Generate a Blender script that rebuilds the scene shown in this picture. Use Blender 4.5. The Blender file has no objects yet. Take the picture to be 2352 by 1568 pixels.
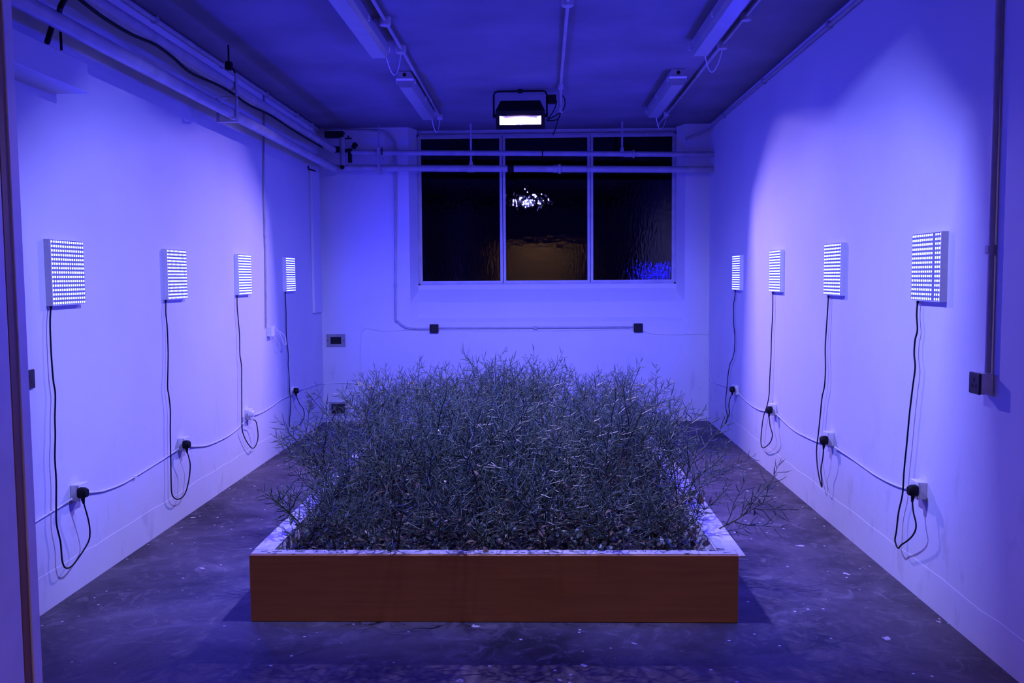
import bpy, math, random
from mathutils import Vector, Matrix, Euler

# ------------------------------------------------------------------ camera, world, exposure
scene = bpy.context.scene
COL = scene.collection
IMW, IMH, FPX = 2352.0, 1568.0, 2060.0
CAMH = 1.53
_v = Vector(((1233 - IMW / 2) / FPX, -(635 - IMH / 2) / FPX, -1.0)).normalized()   # room axis (+Y) seen by the camera
_u = Vector((-0.0075, 1.0, 0.0)); _u.z = -(_u.x * _v.x + _u.y * _v.y) / _v.z; _u.normalize()
_x = _v.cross(_u)
CAMROT = Matrix((_x, _v, _u))            # world = CAMROT @ cam
cam_data = bpy.data.cameras.new('camera')
cam_data.sensor_width = 36.0
cam_data.lens = FPX / IMW * 36.0
cam_data.clip_start = 0.05
cam = bpy.data.objects.new('camera', cam_data)
COL.objects.link(cam)
cam.matrix_world = Matrix.Translation((0, 0, CAMH)) @ CAMROT.to_4x4()
scene.camera = cam

world = bpy.data.worlds.new('night')
scene.world = world
world.use_nodes = True
world.node_tree.nodes['Background'].inputs[0].default_value = (0.02, 0.015, 0.03, 1)
world.node_tree.nodes['Background'].inputs[1].default_value = 0.05

scene.view_settings.view_transform = 'Standard'
scene.view_settings.look = 'None'
scene.view_settings.gamma = 1.0
scene.view_settings.exposure = 0.0
scene.view_settings.use_curve_mapping = False

scene.cycles.max_bounces = 6
scene.cycles.use_light_tree = False
scene.cycles.diffuse_bounces = 4
scene.cycles.glossy_bounces = 2
scene.cycles.transmission_bounces = 4
scene.cycles.transparent_max_bounces = 4
scene.cycles.caustics_reflective = False
scene.cycles.caustics_refractive = False

LED_STRENGTH = 440.0                 # radiance of the blue diodes
LED_COLOR = (0.0055, 0.006, 1.0)
LAMP_FRONT = (190.0, (0.240, 0.250, 1.0), 66.0)    # floodlight over the front of the bed (power, colour)
LAMP_REAR = (165.0, (0.47, 0.345, 1.0), 5.0)     # floodlight seen in the picture

BULKHEAD = 240.0                      # radiance of the dim bulkhead lamp behind the camera

XL, XR, YB, ZC, YN = -2.28, 1.80, 9.44, 3.09, -0.7


def hit(px, py, ax, val):
    """the point where the line of sight through a photo pixel meets the plane axis = val"""
    d = CAMROT @ Vector(((px - IMW / 2) / FPX, -(py - IMH / 2) / FPX, -1.0))
    o = Vector((0, 0, CAMH))
    return o + d * ((val - o[ax]) / d[ax])


# ------------------------------------------------------------------ materials
def new_mat(name):
    m = bpy.data.materials.new(name)
    m.use_nodes = True
    nt = m.node_tree
    return m, nt, nt.nodes['Principled BSDF']


def N(nt, kind, **kw):
    n = nt.nodes.new(kind)
    for k, v in kw.items():
        if k in n.inputs:
            n.inputs[k].default_value = v
        else:
            setattr(n, k, v)
    return n


def ramp(nt, stops):
    r = nt.nodes.new('ShaderNodeValToRGB')
    el = r.color_ramp.elements
    el[0].position, el[0].color = stops[0][0], (*stops[0][1], 1)
    el[1].position, el[1].color = stops[-1][0], (*stops[-1][1], 1)
    for p, c in stops[1:-1]:
        e = el.new(p); e.color = (*c, 1)
    return r


def simple(name, col, rough=0.6, metal=0.0, var=0.12, scale=20.0, spec=0.5, bump=0.0):
    """a plain colour with a little procedural unevenness"""
    m, nt, b = new_mat(name)
    tc = N(nt, 'ShaderNodeTexCoord')
    no = N(nt, 'ShaderNodeTexNoise', Scale=scale, Detail=4.0)
    nt.links.new(tc.outputs['Object'], no.inputs['Vector'])
    lo = tuple(c * (1 - var) for c in col); hi = tuple(min(1, c * (1 + var)) for c in col)
    r = ramp(nt, [(0.3, lo), (0.7, hi)])
    nt.links.new(no.outputs['Fac'], r.inputs['Fac'])
    nt.links.new(r.outputs['Color'], b.inputs['Base Color'])
    b.inputs['Roughness'].default_value = rough
    b.inputs['Metallic'].default_value = metal
    b.inputs['Specular IOR Level'].default_value = spec
    if bump:
        bp = N(nt, 'ShaderNodeBump', Strength=bump, Distance=0.01)
        nt.links.new(no.outputs['Fac'], bp.inputs['Height'])
        nt.links.new(bp.outputs['Normal'], b.inputs['Normal'])
    return m


def wall_material():
    m, nt, b = new_mat('painted_plaster')
    geo = N(nt, 'ShaderNodeNewGeometry')
    sep = N(nt, 'ShaderNodeSeparateXYZ')
    nt.links.new(geo.outputs['Position'], sep.inputs[0])
    # streaky damp stains and scuffs low down on the walls (real marks with shapes of their own)
    mp = N(nt, 'ShaderNodeMapping'); mp.inputs['Scale'].default_value = (5.0, 5.0, 2.2)
    nt.links.new(geo.outputs['Position'], mp.inputs['Vector'])
    n1 = N(nt, 'ShaderNodeTexNoise', Scale=1.7, Detail=5.0, Roughness=0.6, Distortion=0.4)
    nt.links.new(mp.outputs['Vector'], n1.inputs['Vector'])
    r1 = ramp(nt, [(0.57, (0, 0, 0)), (0.70, (1, 1, 1))])
    nt.links.new(n1.outputs['Fac'], r1.inputs['Fac'])
    mr = N(nt, 'ShaderNodeMapRange'); mr.inputs['From Min'].default_value = 0.25
    mr.inputs['From Max'].default_value = 0.95; mr.inputs['To Min'].default_value = 1.0
    mr.inputs['To Max'].default_value = 0.0
    nt.links.new(sep.outputs['Z'], mr.inputs['Value'])
    mu = N(nt, 'ShaderNodeMath', operation='MULTIPLY')
    nt.links.new(r1.outputs['Color'], mu.inputs[0]); nt.links.new(mr.outputs['Result'], mu.inputs[1])
    mu2 = N(nt, 'ShaderNodeMath', operation='MULTIPLY'); mu2.inputs[1].default_value = 0.36
    nt.links.new(mu.outputs[0], mu2.inputs[0])
    n2 = N(nt, 'ShaderNodeTexNoise', Scale=0.9, Detail=3.0)
    nt.links.new(geo.outputs['Position'], n2.inputs['Vector'])
    r2 = ramp(nt, [(0.35, (0.58, 0.58, 0.585)), (0.65, (0.635, 0.635, 0.635))])
    nt.links.new(n2.outputs['Fac'], r2.inputs['Fac'])
    mx = N(nt, 'ShaderNodeMix', data_type='RGBA')
    mx.inputs[7].default_value = (0.33, 0.32, 0.31, 1)
    nt.links.new(mu2.outputs[0], mx.inputs[0]); nt.links.new(r2.outputs['Color'], mx.inputs[6])
    nt.links.new(mx.outputs[2], b.inputs['Base Color'])
    b.inputs['Roughness'].default_value = 0.75
    b.inputs['Specular IOR Level'].default_value = 0.25
    n3 = N(nt, 'ShaderNodeTexNoise', Scale=9.0, Detail=5.0)
    nt.links.new(geo.outputs['Position'], n3.inputs['Vector'])
    bp = N(nt, 'ShaderNodeBump', Strength=0.12, Distance=0.02)
    nt.links.new(n3.outputs['Fac'], bp.inputs['Height']); nt.links.new(bp.outputs['Normal'], b.inputs['Normal'])
    return m


def floor_material():
    m, nt, b = new_mat('worn_painted_concrete')
    geo = N(nt, 'ShaderNodeNewGeometry')
    n1 = N(nt, 'ShaderNodeTexNoise', Scale=1.6, Detail=8.0, Roughness=0.65, Distortion=0.8)
    nt.links.new(geo.outputs['Position'], n1.inputs['Vector'])
    r1 = ramp(nt, [(0.34, (0.026, 0.021, 0.026)), (0.48, (0.066, 0.055, 0.066)), (0.60, (0.100, 0.085, 0.098)), (0.74, (0.19, 0.165, 0.180))])
    nt.links.new(n1.outputs['Fac'], r1.inputs['Fac'])
    # scraped lighter dust
    n2 = N(nt, 'ShaderNodeTexNoise', Scale=7.0, Detail=8.0, Roughness=0.75, Distortion=1.5)
    nt.links.new(geo.outputs['Position'], n2.inputs['Vector'])
    r2 = ramp(nt, [(0.52, (0, 0, 0)), (0.75, (1, 1, 1))])
    nt.links.new(n2.outputs['Fac'], r2.inputs['Fac'])
    mx = N(nt, 'ShaderNodeMix', data_type='RGBA'); mx.inputs[7].default_value = (0.27, 0.245, 0.255, 1)
    sc = N(nt, 'ShaderNodeMath', operation='MULTIPLY'); sc.inputs[1].default_value = 0.6
    nt.links.new(r2.outputs['Color'], sc.inputs[0])
    nt.links.new(sc.outputs[0], mx.inputs[0]); nt.links.new(r1.outputs['Color'], mx.inputs[6])
    # flecks of white paint
    vo = N(nt, 'ShaderNodeTexVoronoi', Scale=16.0, Randomness=1.0)
    nt.links.new(geo.outputs['Position'], vo.inputs['Vector'])
    r3 = ramp(nt, [(0.13, (1, 1, 1)), (0.16, (0, 0, 0))])
    n4 = N(nt, 'ShaderNodeTexNoise', Scale=40.0, Detail=2.0)
    nt.links.new(geo.outputs['Position'], n4.inputs['Vector'])
    ad = N(nt, 'ShaderNodeMath', operation='MULTIPLY_ADD'); ad.inputs[1].default_value = 0.14; ad.inputs[2].default_value = -0.03
    nt.links.new(n4.outputs['Fac'], ad.inputs[0])
    ad2 = N(nt, 'ShaderNodeMath', operation='ADD')
    nt.links.new(vo.outputs['Distance'], ad2.inputs[0]); nt.links.new(ad.outputs[0], ad2.inputs[1])
    nt.links.new(ad2.outputs[0], r3.inputs['Fac'])
    wn = N(nt, 'ShaderNodeMath', operation='GREATER_THAN'); wn.inputs[1].default_value = 0.70
    sepc = N(nt, 'ShaderNodeSeparateColor'); nt.links.new(vo.outputs['Color'], sepc.inputs[0])
    nt.links.new(sepc.outputs[0], wn.inputs[0])
    mu = N(nt, 'ShaderNodeMath', operation='MULTIPLY')
    nt.links.new(r3.outputs['Color'], mu.inputs[0]); nt.links.new(wn.outputs[0], mu.inputs[1])
    mx2 = N(nt, 'ShaderNodeMix', data_type='RGBA'); mx2.inputs[7].default_value = (0.55, 0.55, 0.55, 1)
    nt.links.new(mu.outputs[0], mx2.inputs[0]); nt.links.new(mx.outputs[2], mx2.inputs[6])
    v2 = N(nt, 'ShaderNodeTexVoronoi', Scale=4.5, Randomness=1.0)
    n5 = N(nt, 'ShaderNodeTexNoise', Scale=22.0, Detail=3.0)
    nt.links.new(geo.outputs['Position'], n5.inputs['Vector']); nt.links.new(geo.outputs['Position'], v2.inputs['Vector'])
    a5 = N(nt, 'ShaderNodeMath', operation='MULTIPLY_ADD'); a5.inputs[1].default_value = 0.55; a5.inputs[2].default_value = -0.26
    nt.links.new(n5.outputs['Fac'], a5.inputs[0])
    a6 = N(nt, 'ShaderNodeMath', operation='ADD'); nt.links.new(v2.outputs['Distance'], a6.inputs[0]); nt.links.new(a5.outputs[0], a6.inputs[1])
    r5 = ramp(nt, [(0.045, (1, 1, 1)), (0.07, (0, 0, 0))]); nt.links.new(a6.outputs[0], r5.inputs['Fac'])
    mx3 = N(nt, 'ShaderNodeMix', data_type='RGBA'); mx3.inputs[7].default_value = (0.50, 0.50, 0.50, 1)
    nt.links.new(r5.outputs['Color'], mx3.inputs[0]); nt.links.new(mx2.outputs[2], mx3.inputs[6])
    nt.links.new(mx3.outputs[2], b.inputs['Base Color'])
    rr = N(nt, 'ShaderNodeMapRange'); rr.inputs['To Min'].default_value = 0.42; rr.inputs['To Max'].default_value = 0.8
    nt.links.new(n2.outputs['Fac'], rr.inputs['Value']); nt.links.new(rr.outputs['Result'], b.inputs['Roughness'])
    b.inputs['Specular IOR Level'].default_value = 0.3
    bp = N(nt, 'ShaderNodeBump', Strength=0.35, Distance=0.01)
    nt.links.new(n2.outputs['Fac'], bp.inputs['Height']); nt.links.new(bp.outputs['Normal'], b.inputs['Normal'])
    return m


def wood_material(name, dark, light, along=(0.6, 14.0, 14.0), rough=0.5):
    m, nt, b = new_mat(name)
    tc = N(nt, 'ShaderNodeTexCoord')
    mp = N(nt, 'ShaderNodeMapping'); mp.inputs['Scale'].default_value = along
    nt.links.new(tc.outputs['Object'], mp.inputs['Vector'])
    n1 = N(nt, 'ShaderNodeTexNoise', Scale=3.0, Detail=6.0, Roughness=0.6, Distortion=0.3)
    nt.links.new(mp.outputs['Vector'], n1.inputs['Vector'])
    r = ramp(nt, [(0.3, dark), (0.7, light)])
    nt.links.new(n1.outputs['Fac'], r.inputs['Fac'])
    nt.links.new(r.outputs['Color'], b.inputs['Base Color'])
    b.inputs['Roughness'].default_value = rough
    b.inputs['Specular IOR Level'].default_value = 0.3
    bp = N(nt, 'ShaderNodeBump', Strength=0.08, Distance=0.01)
    nt.links.new(n1.outputs['Fac'], bp.inputs['Height']); nt.links.new(bp.outputs['Normal'], b.inputs['Normal'])
    return m


def pane_material():
    m, nt, b = new_mat('reeded_obscure_glass')
    geo = N(nt, 'ShaderNodeNewGeometry')
    mp = N(nt, 'ShaderNodeMapping'); mp.inputs['Scale'].default_value = (1.0, 1.0, 0.42)
    nt.links.new(geo.outputs['Position'], mp.inputs['Vector'])
    n1 = N(nt, 'ShaderNodeTexNoise', Scale=40.0, Detail=1.5, Roughness=0.5)
    nt.links.new(mp.outputs['Vector'], n1.inputs['Vector'])
    bp = N(nt, 'ShaderNodeBump', Strength=0.16, Distance=0.006)
    nt.links.new(n1.outputs['Fac'], bp.inputs['Height']); nt.links.new(bp.outputs['Normal'], b.inputs['Normal'])
    b.inputs['Base Color'].default_value = (0.05, 0.05, 0.06, 1)
    b.inputs['Roughness'].default_value = 0.008
    b.inputs['IOR'].default_value = 1.45
    b.inputs['Transmission Weight'].default_value = 1.0
    return m


def clear_glass_material():
    m = bpy.data.materials.new('lamp_glass'); m.use_nodes = True
    nt = m.node_tree; nt.nodes.clear()
    out = N(nt, 'ShaderNodeOutputMaterial'); mix = N(nt, 'ShaderNodeMixShader')
    tr = N(nt, 'ShaderNodeBsdfTransparent'); gl = N(nt, 'ShaderNodeBsdfGlossy', Roughness=0.08)
    mix.inputs[0].default_value = 0.05
    nt.links.new(tr.outputs[0], mix.inputs[1]); nt.links.new(gl.outputs[0], mix.inputs[2])
    nt.links.new(mix.outputs[0], out.inputs['Surface'])
    return m


def emission_material(name, col, strength, sample=True):
    m, nt, b = new_mat(name)
    b.inputs['Base Color'].default_value = (0.8, 0.8, 0.8, 1)
    b.inputs['Emission Color'].default_value = (*col, 1)
    b.inputs['Emission Strength'].default_value = strength
    if not sample:
        m.cycles.emission_sampling = 'NONE'
    return m


def plant_material(name, c1, c2, rough=0.45, spec=0.5, trans=0.0):
    m, nt, b = new_mat(name)
    oi = N(nt, 'ShaderNodeObjectInfo')
    tc = N(nt, 'ShaderNodeTexCoord')
    no = N(nt, 'ShaderNodeTexNoise', Scale=14.0, Detail=2.0)
    nt.links.new(tc.outputs['Object'], no.inputs['Vector'])
    ad = N(nt, 'ShaderNodeMath', operation='MULTIPLY_ADD'); ad.inputs[1].default_value = 0.35
    nt.links.new(oi.outputs['Random'], ad.inputs[0]); nt.links.new(no.outputs['Fac'], ad.inputs[2])
    r = ramp(nt, [(0.35, c1), (0.95, c2)])
    nt.links.new(ad.outputs[0], r.inputs['Fac'])
    nt.links.new(r.outputs['Color'], b.inputs['Base Color'])
    b.inputs['Roughness'].default_value = rough
    b.inputs['Specular IOR Level'].default_value = spec
    return m


M = dict(
    wall=wall_material(), floor=floor_material(),
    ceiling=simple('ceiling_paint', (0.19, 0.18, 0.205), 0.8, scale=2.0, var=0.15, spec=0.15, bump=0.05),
    gloss=simple('white_gloss_paint', (0.66, 0.66, 0.66), 0.45, scale=6.0, var=0.08),
    pipe=simple('pipe_paint', (0.36, 0.35, 0.35), 0.45, scale=9.0, var=0.15, bump=0.05),
    frame=simple('window_frame_paint', (0.42, 0.42, 0.44), 0.4, scale=9.0),
    plastic=simple('white_plastic', (0.70, 0.70, 0.70), 0.35, scale=30.0, var=0.05),
    black=simple('black_rubber', (0.006, 0.006, 0.006), 0.55, scale=30.0, spec=0.18),
    blackmetal=simple('black_metal', (0.009, 0.008, 0.009), 0.55, scale=20.0, spec=0.2),
    darkswitch=simple('dark_bakelite', (0.035, 0.022, 0.022), 0.35, scale=30.0, spec=0.4),
    alu=simple('panel_enamel', (0.62, 0.63, 0.64), 0.45, metal=0.0, scale=30.0, var=0.05),
    face=simple('panel_face', (0.16, 0.19, 0.24), 0.5, scale=60.0, var=0.1),
    grille=simple('vent_metal', (0.25, 0.24, 0.24), 0.5, scale=30.0),
    dark=simple('dark_hollow', (0.02, 0.018, 0.018), 0.8, scale=30.0),
    diffuser=simple('batten_diffuser', (0.30, 0.30, 0.30), 0.35, scale=10.0, var=0.06),
    reflector=simple('lamp_reflector', (0.62, 0.60, 0.62), 0.5, scale=40.0, var=0.25, bump=0.3),
    ply=wood_material('brown_plywood', (0.34, 0.155, 0.040), (0.42, 0.195, 0.055)),
    rail=wood_material('pale_timber', (0.50, 0.46, 0.42), (0.66, 0.62, 0.57), along=(6, 1.0, 6)),
    lipping=wood_material('door_lipping_wood', (0.22, 0.11, 0.05), (0.30, 0.16, 0.07), along=(14, 14, 0.6)),
    soil=simple('dark_soil', (0.018, 0.013, 0.009), 0.95, scale=60.0, var=0.5, bump=0.6),
    liner=simple('pale_liner_sheet', (0.50, 0.48, 0.46), 0.5, scale=12.0, var=0.1),
    pane=pane_material(), clear=clear_glass_material(),
    led=emission_material('blue_diode', LED_COLOR, LED_STRENGTH),
    stem=plant_material('plant_stem', (0.022, 0.030, 0.010), (0.055, 0.070, 0.024), spec=.35),
    pod=plant_material('seed_pod', (0.024, 0.046, 0.018), (0.092, 0.135, 0.062), rough=0.42, spec=.4),
    leaf=plant_material('green_leaf', (0.014, 0.032, 0.012), (0.045, 0.070, 0.022), rough=0.42),
    dry=plant_material('withered_leaf', (0.050, 0.022, 0.008), (0.140, 0.085, 0.024), rough=0.6),
    flower=plant_material('yellow_petal', (0.40, 0.30, 0.03), (0.55, 0.42, 0.05), rough=0.6),
)


PEEL = simple('bare_grey_plaster', (0.30, 0.27, 0.26), 0.9, scale=40.0, var=0.3)


# ------------------------------------------------------------------ mesh helpers
class MB:
    def __init__(s):
        s.v, s.f, s.mi = [], [], []

    def add(s, vs, fs, mi=0):
        o = len(s.v)
        s.v += [tuple(p) for p in vs]
        s.f += [tuple(i + o for i in f) for f in fs]
        s.mi += [mi] * len(fs)

    def box(s, a, b, bev=0.0, mi=0):
        x0, y0, z0 = (min(a[i], b[i]) for i in range(3)); x1, y1, z1 = (max(a[i], b[i]) for i in range(3))
        if bev <= 0:
            s.add([(x0, y0, z0), (x1, y0, z0), (x1, y1, z0), (x0, y1, z0), (x0, y0, z1), (x1, y0, z1), (x1, y1, z1), (x0, y1, z1)],
                  [(0, 3, 2, 1), (4, 5, 6, 7), (0, 1, 5, 4), (1, 2, 6, 5), (2, 3, 7, 6), (3, 0, 4, 7)], mi)
            return
        e = bev
        def ring(x0, y0, x1, y1, z, c):
            return [(x0 + c, y0, z), (x1 - c, y0, z), (x1, y0 + c, z), (x1, y1 - c, z), (x1 - c, y1, z), (x0 + c, y1, z), (x0, y1 - c, z), (x0, y0 + c, z)]
        rings = [ring(x0 + e, y0 + e, x1 - e, y1 - e, z0, e * .5), ring(x0, y0, x1, y1, z0 + e, e), ring(x0, y0, x1, y1, z1 - e, e), ring(x0 + e, y0 + e, x1 - e, y1 - e, z1, e * .5)]
        vs = [p for r in rings for p in r]
        fs = [tuple(range(7, -1, -1)), tuple(range(24, 32))]
        for k in range(3):
            for i in range(8):
                j = (i + 1) % 8
                fs.append((k * 8 + i, k * 8 + j, k * 8 + 8 + j, k * 8 + 8 + i))
        s.add(vs, fs, mi)

    def tube(s, path, r, n=8, cap=True, mi=0):
        path = [Vector(p) for p in path]
        m = len(path)
        rs = r if isinstance(r, (list, tuple)) else [r] * m
        t0 = (path[1] - path[0]).normalized()
        ref = Vector((0, 0, 1)) if abs(t0.z) < 0.9 else Vector((1, 0, 0))
        nrm = t0.cross(ref).normalized()
        vs = []
        for i, p in enumerate(path):
            t = (path[min(i + 1, m - 1)] - path[max(i - 1, 0)])
            t = t.normalized() if t.length > 1e-9 else t0
            nrm = (nrm - t * nrm.dot(t))
            if nrm.length < 1e-6:
                nrm = t.orthogonal()
            nrm.normalize()
            bi = t.cross(nrm)
            for k in range(n):
                a = 2 * math.pi * k / n
                vs.append(p + (nrm * math.cos(a) + bi * math.sin(a)) * rs[i])
        fs = []
        for i in range(m - 1):
            for k in range(n):
                l = (k + 1) % n
                fs.append((i * n + k, i * n + l, (i + 1) * n + l, (i + 1) * n + k))
        if cap:
            fs.append(tuple(range(n - 1, -1, -1))); fs.append(tuple((m - 1) * n + k for k in range(n)))
        s.add(vs, fs, mi)

    def cyl(s, a, b, r, n=16, mi=0):
        s.tube([a, b], r, n, True, mi)

    def build(s, name, mat, parent=None, smooth=False):
        me = bpy.data.meshes.new(name)
        me.from_pydata(s.v, [], s.f)
        mats = mat if isinstance(mat, (list, tuple)) else [mat]
        for m in mats:
            me.materials.append(m)
        if len(mats) > 1:
            me.polygons.foreach_set('material_index', s.mi)
        if smooth:
            me.polygons.foreach_set('use_smooth', [True] * len(me.polygons))
        me.update()
        o = bpy.data.objects.new(name, me)
        COL.objects.link(o)
        if parent:
            o.parent = parent
        if smooth:
            try:
                me.set_sharp_from_angle(angle=math.radians(50))
            except Exception:
                pass
        return o


def tag(o, label=None, cat=None, group=None, kind=None):
    if label: o['label'] = label
    if cat: o['category'] = cat
    if group: o['group'] = group
    if kind: o['kind'] = kind
    return o


def empty(name, loc=(0, 0, 0), rz=0.0):
    o = bpy.data.objects.new(name, None)
    o.empty_display_size = 0.05
    COL.objects.link(o)
    o.location = loc
    o.rotation_euler = (0, 0, rz)
    return o


def part_copy(o, parent):
    c = o.copy(); COL.objects.link(c); c.parent = parent
    for ch in o.children:
        part_copy(ch, c)
    return c


def smooth_path(pts, k=4):
    pts = [Vector(p) for p in pts]
    out = []
    for i in range(len(pts) - 1):
        p0, p1, p2, p3 = pts[max(i - 1, 0)], pts[i], pts[i + 1], pts[min(i + 2, len(pts) - 1)]
        for j in range(k):
            t = j / k
            out.append(0.5 * ((2 * p1) + (p2 - p0) * t + (2 * p0 - 5 * p1 + 4 * p2 - p3) * t * t + (3 * p1 - p0 - 3 * p2 + p3) * t ** 3))
    out.append(pts[-1])
    return out


ROT_L, ROT_R, ROT_B = -math.pi / 2, math.pi / 2, math.pi    # local +y = out of the left / right / back wall

# ------------------------------------------------------------------ the room
b = MB(); b.box((XL - .12, YN, -.12), (XR + .12, YB + .6, 0))
tag(b.build('floor', M['floor']), 'dark worn painted concrete floor with white paint flecks', kind='structure')
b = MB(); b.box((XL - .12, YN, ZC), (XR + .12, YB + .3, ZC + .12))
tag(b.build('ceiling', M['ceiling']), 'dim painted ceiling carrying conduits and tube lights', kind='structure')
b = MB(); b.box((XL - .12, YN, 0), (XL, YB, ZC))
WL = tag(b.build('wall_left', M['wall']), 'white plaster left wall with damp stains near the floor', kind='structure')
for outline in ([(702, 910), (708, 906), (717, 909), (716, 913), (706, 914)], [(704, 920), (712, 917), (716, 922), (721, 930), (720, 940), (713, 946), (708, 938), (710, 930)], [(717, 903), (722, 900), (724, 905), (719, 907)]):
    b = MB(); b.add([hit(px, py, 0, XL + .0012) for px, py in outline] + [hit(px, py, 0, XL) for px, py in outline], [tuple(range(len(outline)))[::-1]] + [(i, (i + 1) % len(outline), len(outline) + (i + 1) % len(outline), len(outline) + i) for i in range(len(outline))])
    b.build('peeled_patch', PEEL, WL)
b = MB(); b.box((XR, YN, 0), (XR + .12, YB, ZC))
tag(b.build('wall_right', M['wall']), 'white plaster right wall with damp stains near the floor', kind='structure')
DX0, DX1, DZ = -.95, 1.0, 2.25                # doorway behind the camera, into a lit corridor
b = MB()
b.box((XL - .12, YN - .12, 0), (DX0, YN, ZC)); b.box((DX1, YN - .12, 0), (XR + .12, YN, ZC)); b.box((DX0, YN - .12, DZ), (DX1, YN, ZC))
tag(b.build('wall_front', M['wall']), 'white wall with a doorway behind the camera', kind='structure')
b = MB()
cy0, cy1 = YN - .12, YN - 1.7
b.box((-1.2, cy1 - .1, 0), (1.3, cy1, 2.6)); b.box((-1.3, cy1, 0), (-1.2, cy0, 2.6)); b.box((1.3, cy1, 0), (1.4, cy0, 2.6))
b.box((-1.3, cy1, 2.6), (1.4, cy0, 2.7)); b.box((-1.3, cy1, -.12), (1.4, YN, 0))
tag(b.build('wall_corridor', M['wall']), 'plain corridor walls beyond the doorway behind the camera', kind='structure')
# warm ceiling lamp of the corridor: its dim glow shows on the front board of the planter and in the middle pane
lampb = empty('bulkhead_lamp', (.05, (cy0 + cy1) / 2, 2.6))
b = MB(); b.tube([(0, 0, 0), (0, 0, -.03), (0, 0, -.045)], [.13, .13, .11], 24); b.build('lamp_base', M['gloss'], lampb, True)
b = MB()
for k in range(6):
    a0, a1 = math.pi / 2 * k / 6, math.pi / 2 * (k + 1) / 6
    b.tube([(0, 0, -.045 - .07 * math.sin(a0)), (0, 0, -.045 - .07 * math.sin(a1))], [.10 * math.cos(a0), max(.002, .10 * math.cos(a1))], 12, k == 5)
b.build('glass_dome', emission_material('warm_lamp_dome', (1.0, 0.50, 0.24), BULKHEAD), lampb, True)
tag(lampb, 'small warm ceiling lamp in the corridor behind the camera', 'lamp')

# back wall with a splayed window recess
OX0, OX1, OZ0, OZ1 = -1.335, 1.545, 1.055, ZC
IX0, IX1 = -1.268, 1.478
prof = [(YB, OZ0), (9.485, 1.10), (9.485, 1.262), (9.575, 1.372), (9.60, 1.40), (9.60, 1.446), (9.68, 1.446)]
b = MB()
b.add([(XL, YB, 0), (OX0, YB, 0), (OX0, YB, ZC), (XL, YB, ZC)], [(0, 1, 2, 3)])
b.add([(OX1, YB, 0), (XR, YB, 0), (XR, YB, ZC), (OX1, YB, ZC)], [(0, 1, 2, 3)])
b.add([(OX0, YB, 0), (OX1, YB, 0), (OX1, YB, OZ0), (OX0, YB, OZ0)], [(0, 1, 2, 3)])
for (y0, z0), (y1, z1) in zip(prof[:-1], prof[1:]):
    xa0 = OX0 if y0 == YB else IX0; xb0 = OX1 if y0 == YB else IX1
    b.add([(xa0, y0, z0), (xb0, y0, z0), (IX1, y1, z1), (IX0, y1, z1)], [(0, 1, 2, 3)])
    for xo, xi in ((OX0, IX0), (OX1, IX1)):
        if y0 == YB:
            b.add([(xo, YB, z0), (xi, y1, z1), (xo, YB, z1)], [(0, 1, 2)])
        elif z1 > z0:
            b.add([(xo, YB, z0), (xi, y0, z0), (xi, y1, z1), (xo, YB, z1)], [(0, 1, 2, 3)])
for xo, xi in ((OX0, IX0), (OX1, IX1)):
    b.add([(xo, YB, 1.446), (xi, 9.60, 1.446), (xi, 9.60, ZC), (xo, YB, OZ1)], [(0, 1, 2, 3)])
    b.add([(xi, 9.60, 1.446), (xi, 9.68, 1.446), (xi, 9.68, ZC), (xi, 9.60, ZC)], [(0, 1, 2, 3)])
b.add([(IX0, 9.675, 3.03), (IX1, 9.675, 3.03), (IX1, 9.675, ZC), (IX0, 9.675, ZC)], [(0, 1, 2, 3)])
tag(b.build('wall_back', M['wall']), 'white plaster back wall with a splayed window recess', kind='structure')

# window: three sashes side by side
win = tag(empty('window_1', (0.105, 9.6, 1.446)), 'wide dark three-pane window at night in the back wall', kind='structure')
def W(px, y=9.615): return hit(px, 480, 1, y).x
def wl(x, y, z): return (x - 0.105, y - 9.6, z - 1.446)
sashes = [(959, 1154), (1155.5, 1355), (1356.5, 1555)]
b = MB()
b.box(wl(IX0, 9.615, 1.446), wl(IX1, 9.68, 1.462)); b.box(wl(IX0, 9.615, 3.018), wl(IX1, 9.68, 3.035))
b.box(wl(IX0, 9.615, 1.446), wl(IX0 + .018, 9.68, 3.035)); b.box(wl(IX1 - .018, 9.615, 1.446), wl(IX1, 9.68, 3.035))
b.build('window_frame', M['frame'], win)
for p0, p1 in sashes:
    x0, x1 = max(W(p0), IX0 + .018), min(W(p1), IX1 - .018)
    z0, z1, t = 1.462, 3.018, 0.027
    b = MB()
    b.box(wl(x0, 9.605, z0), wl(x1, 9.645, z0 + t)); b.box(wl(x0, 9.605, z1 - t), wl(x1, 9.645, z1))
    b.box(wl(x0, 9.605, z0 + t), wl(x0 + t, 9.645, z1 - t)); b.box(wl(x1 - t, 9.605, z0 + t), wl(x1, 9.645, z1 - t))
    s = b.build('sash', M['frame'], win)
    b = MB(); b.box(wl(x0 + t, 9.622, z0 + t), wl(x1 - t, 9.628, z1 - t))
    b.build('pane', M['pane'], s)
# night outside: a dark yard wall close behind the glass
b = MB(); b.box((-2.2, 10.35, 0), (2.0, 10.45, 3.4))
tag(b.build('wall_outside', M['soil']), 'dark yard wall outside beyond the window', kind='structure')

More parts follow.
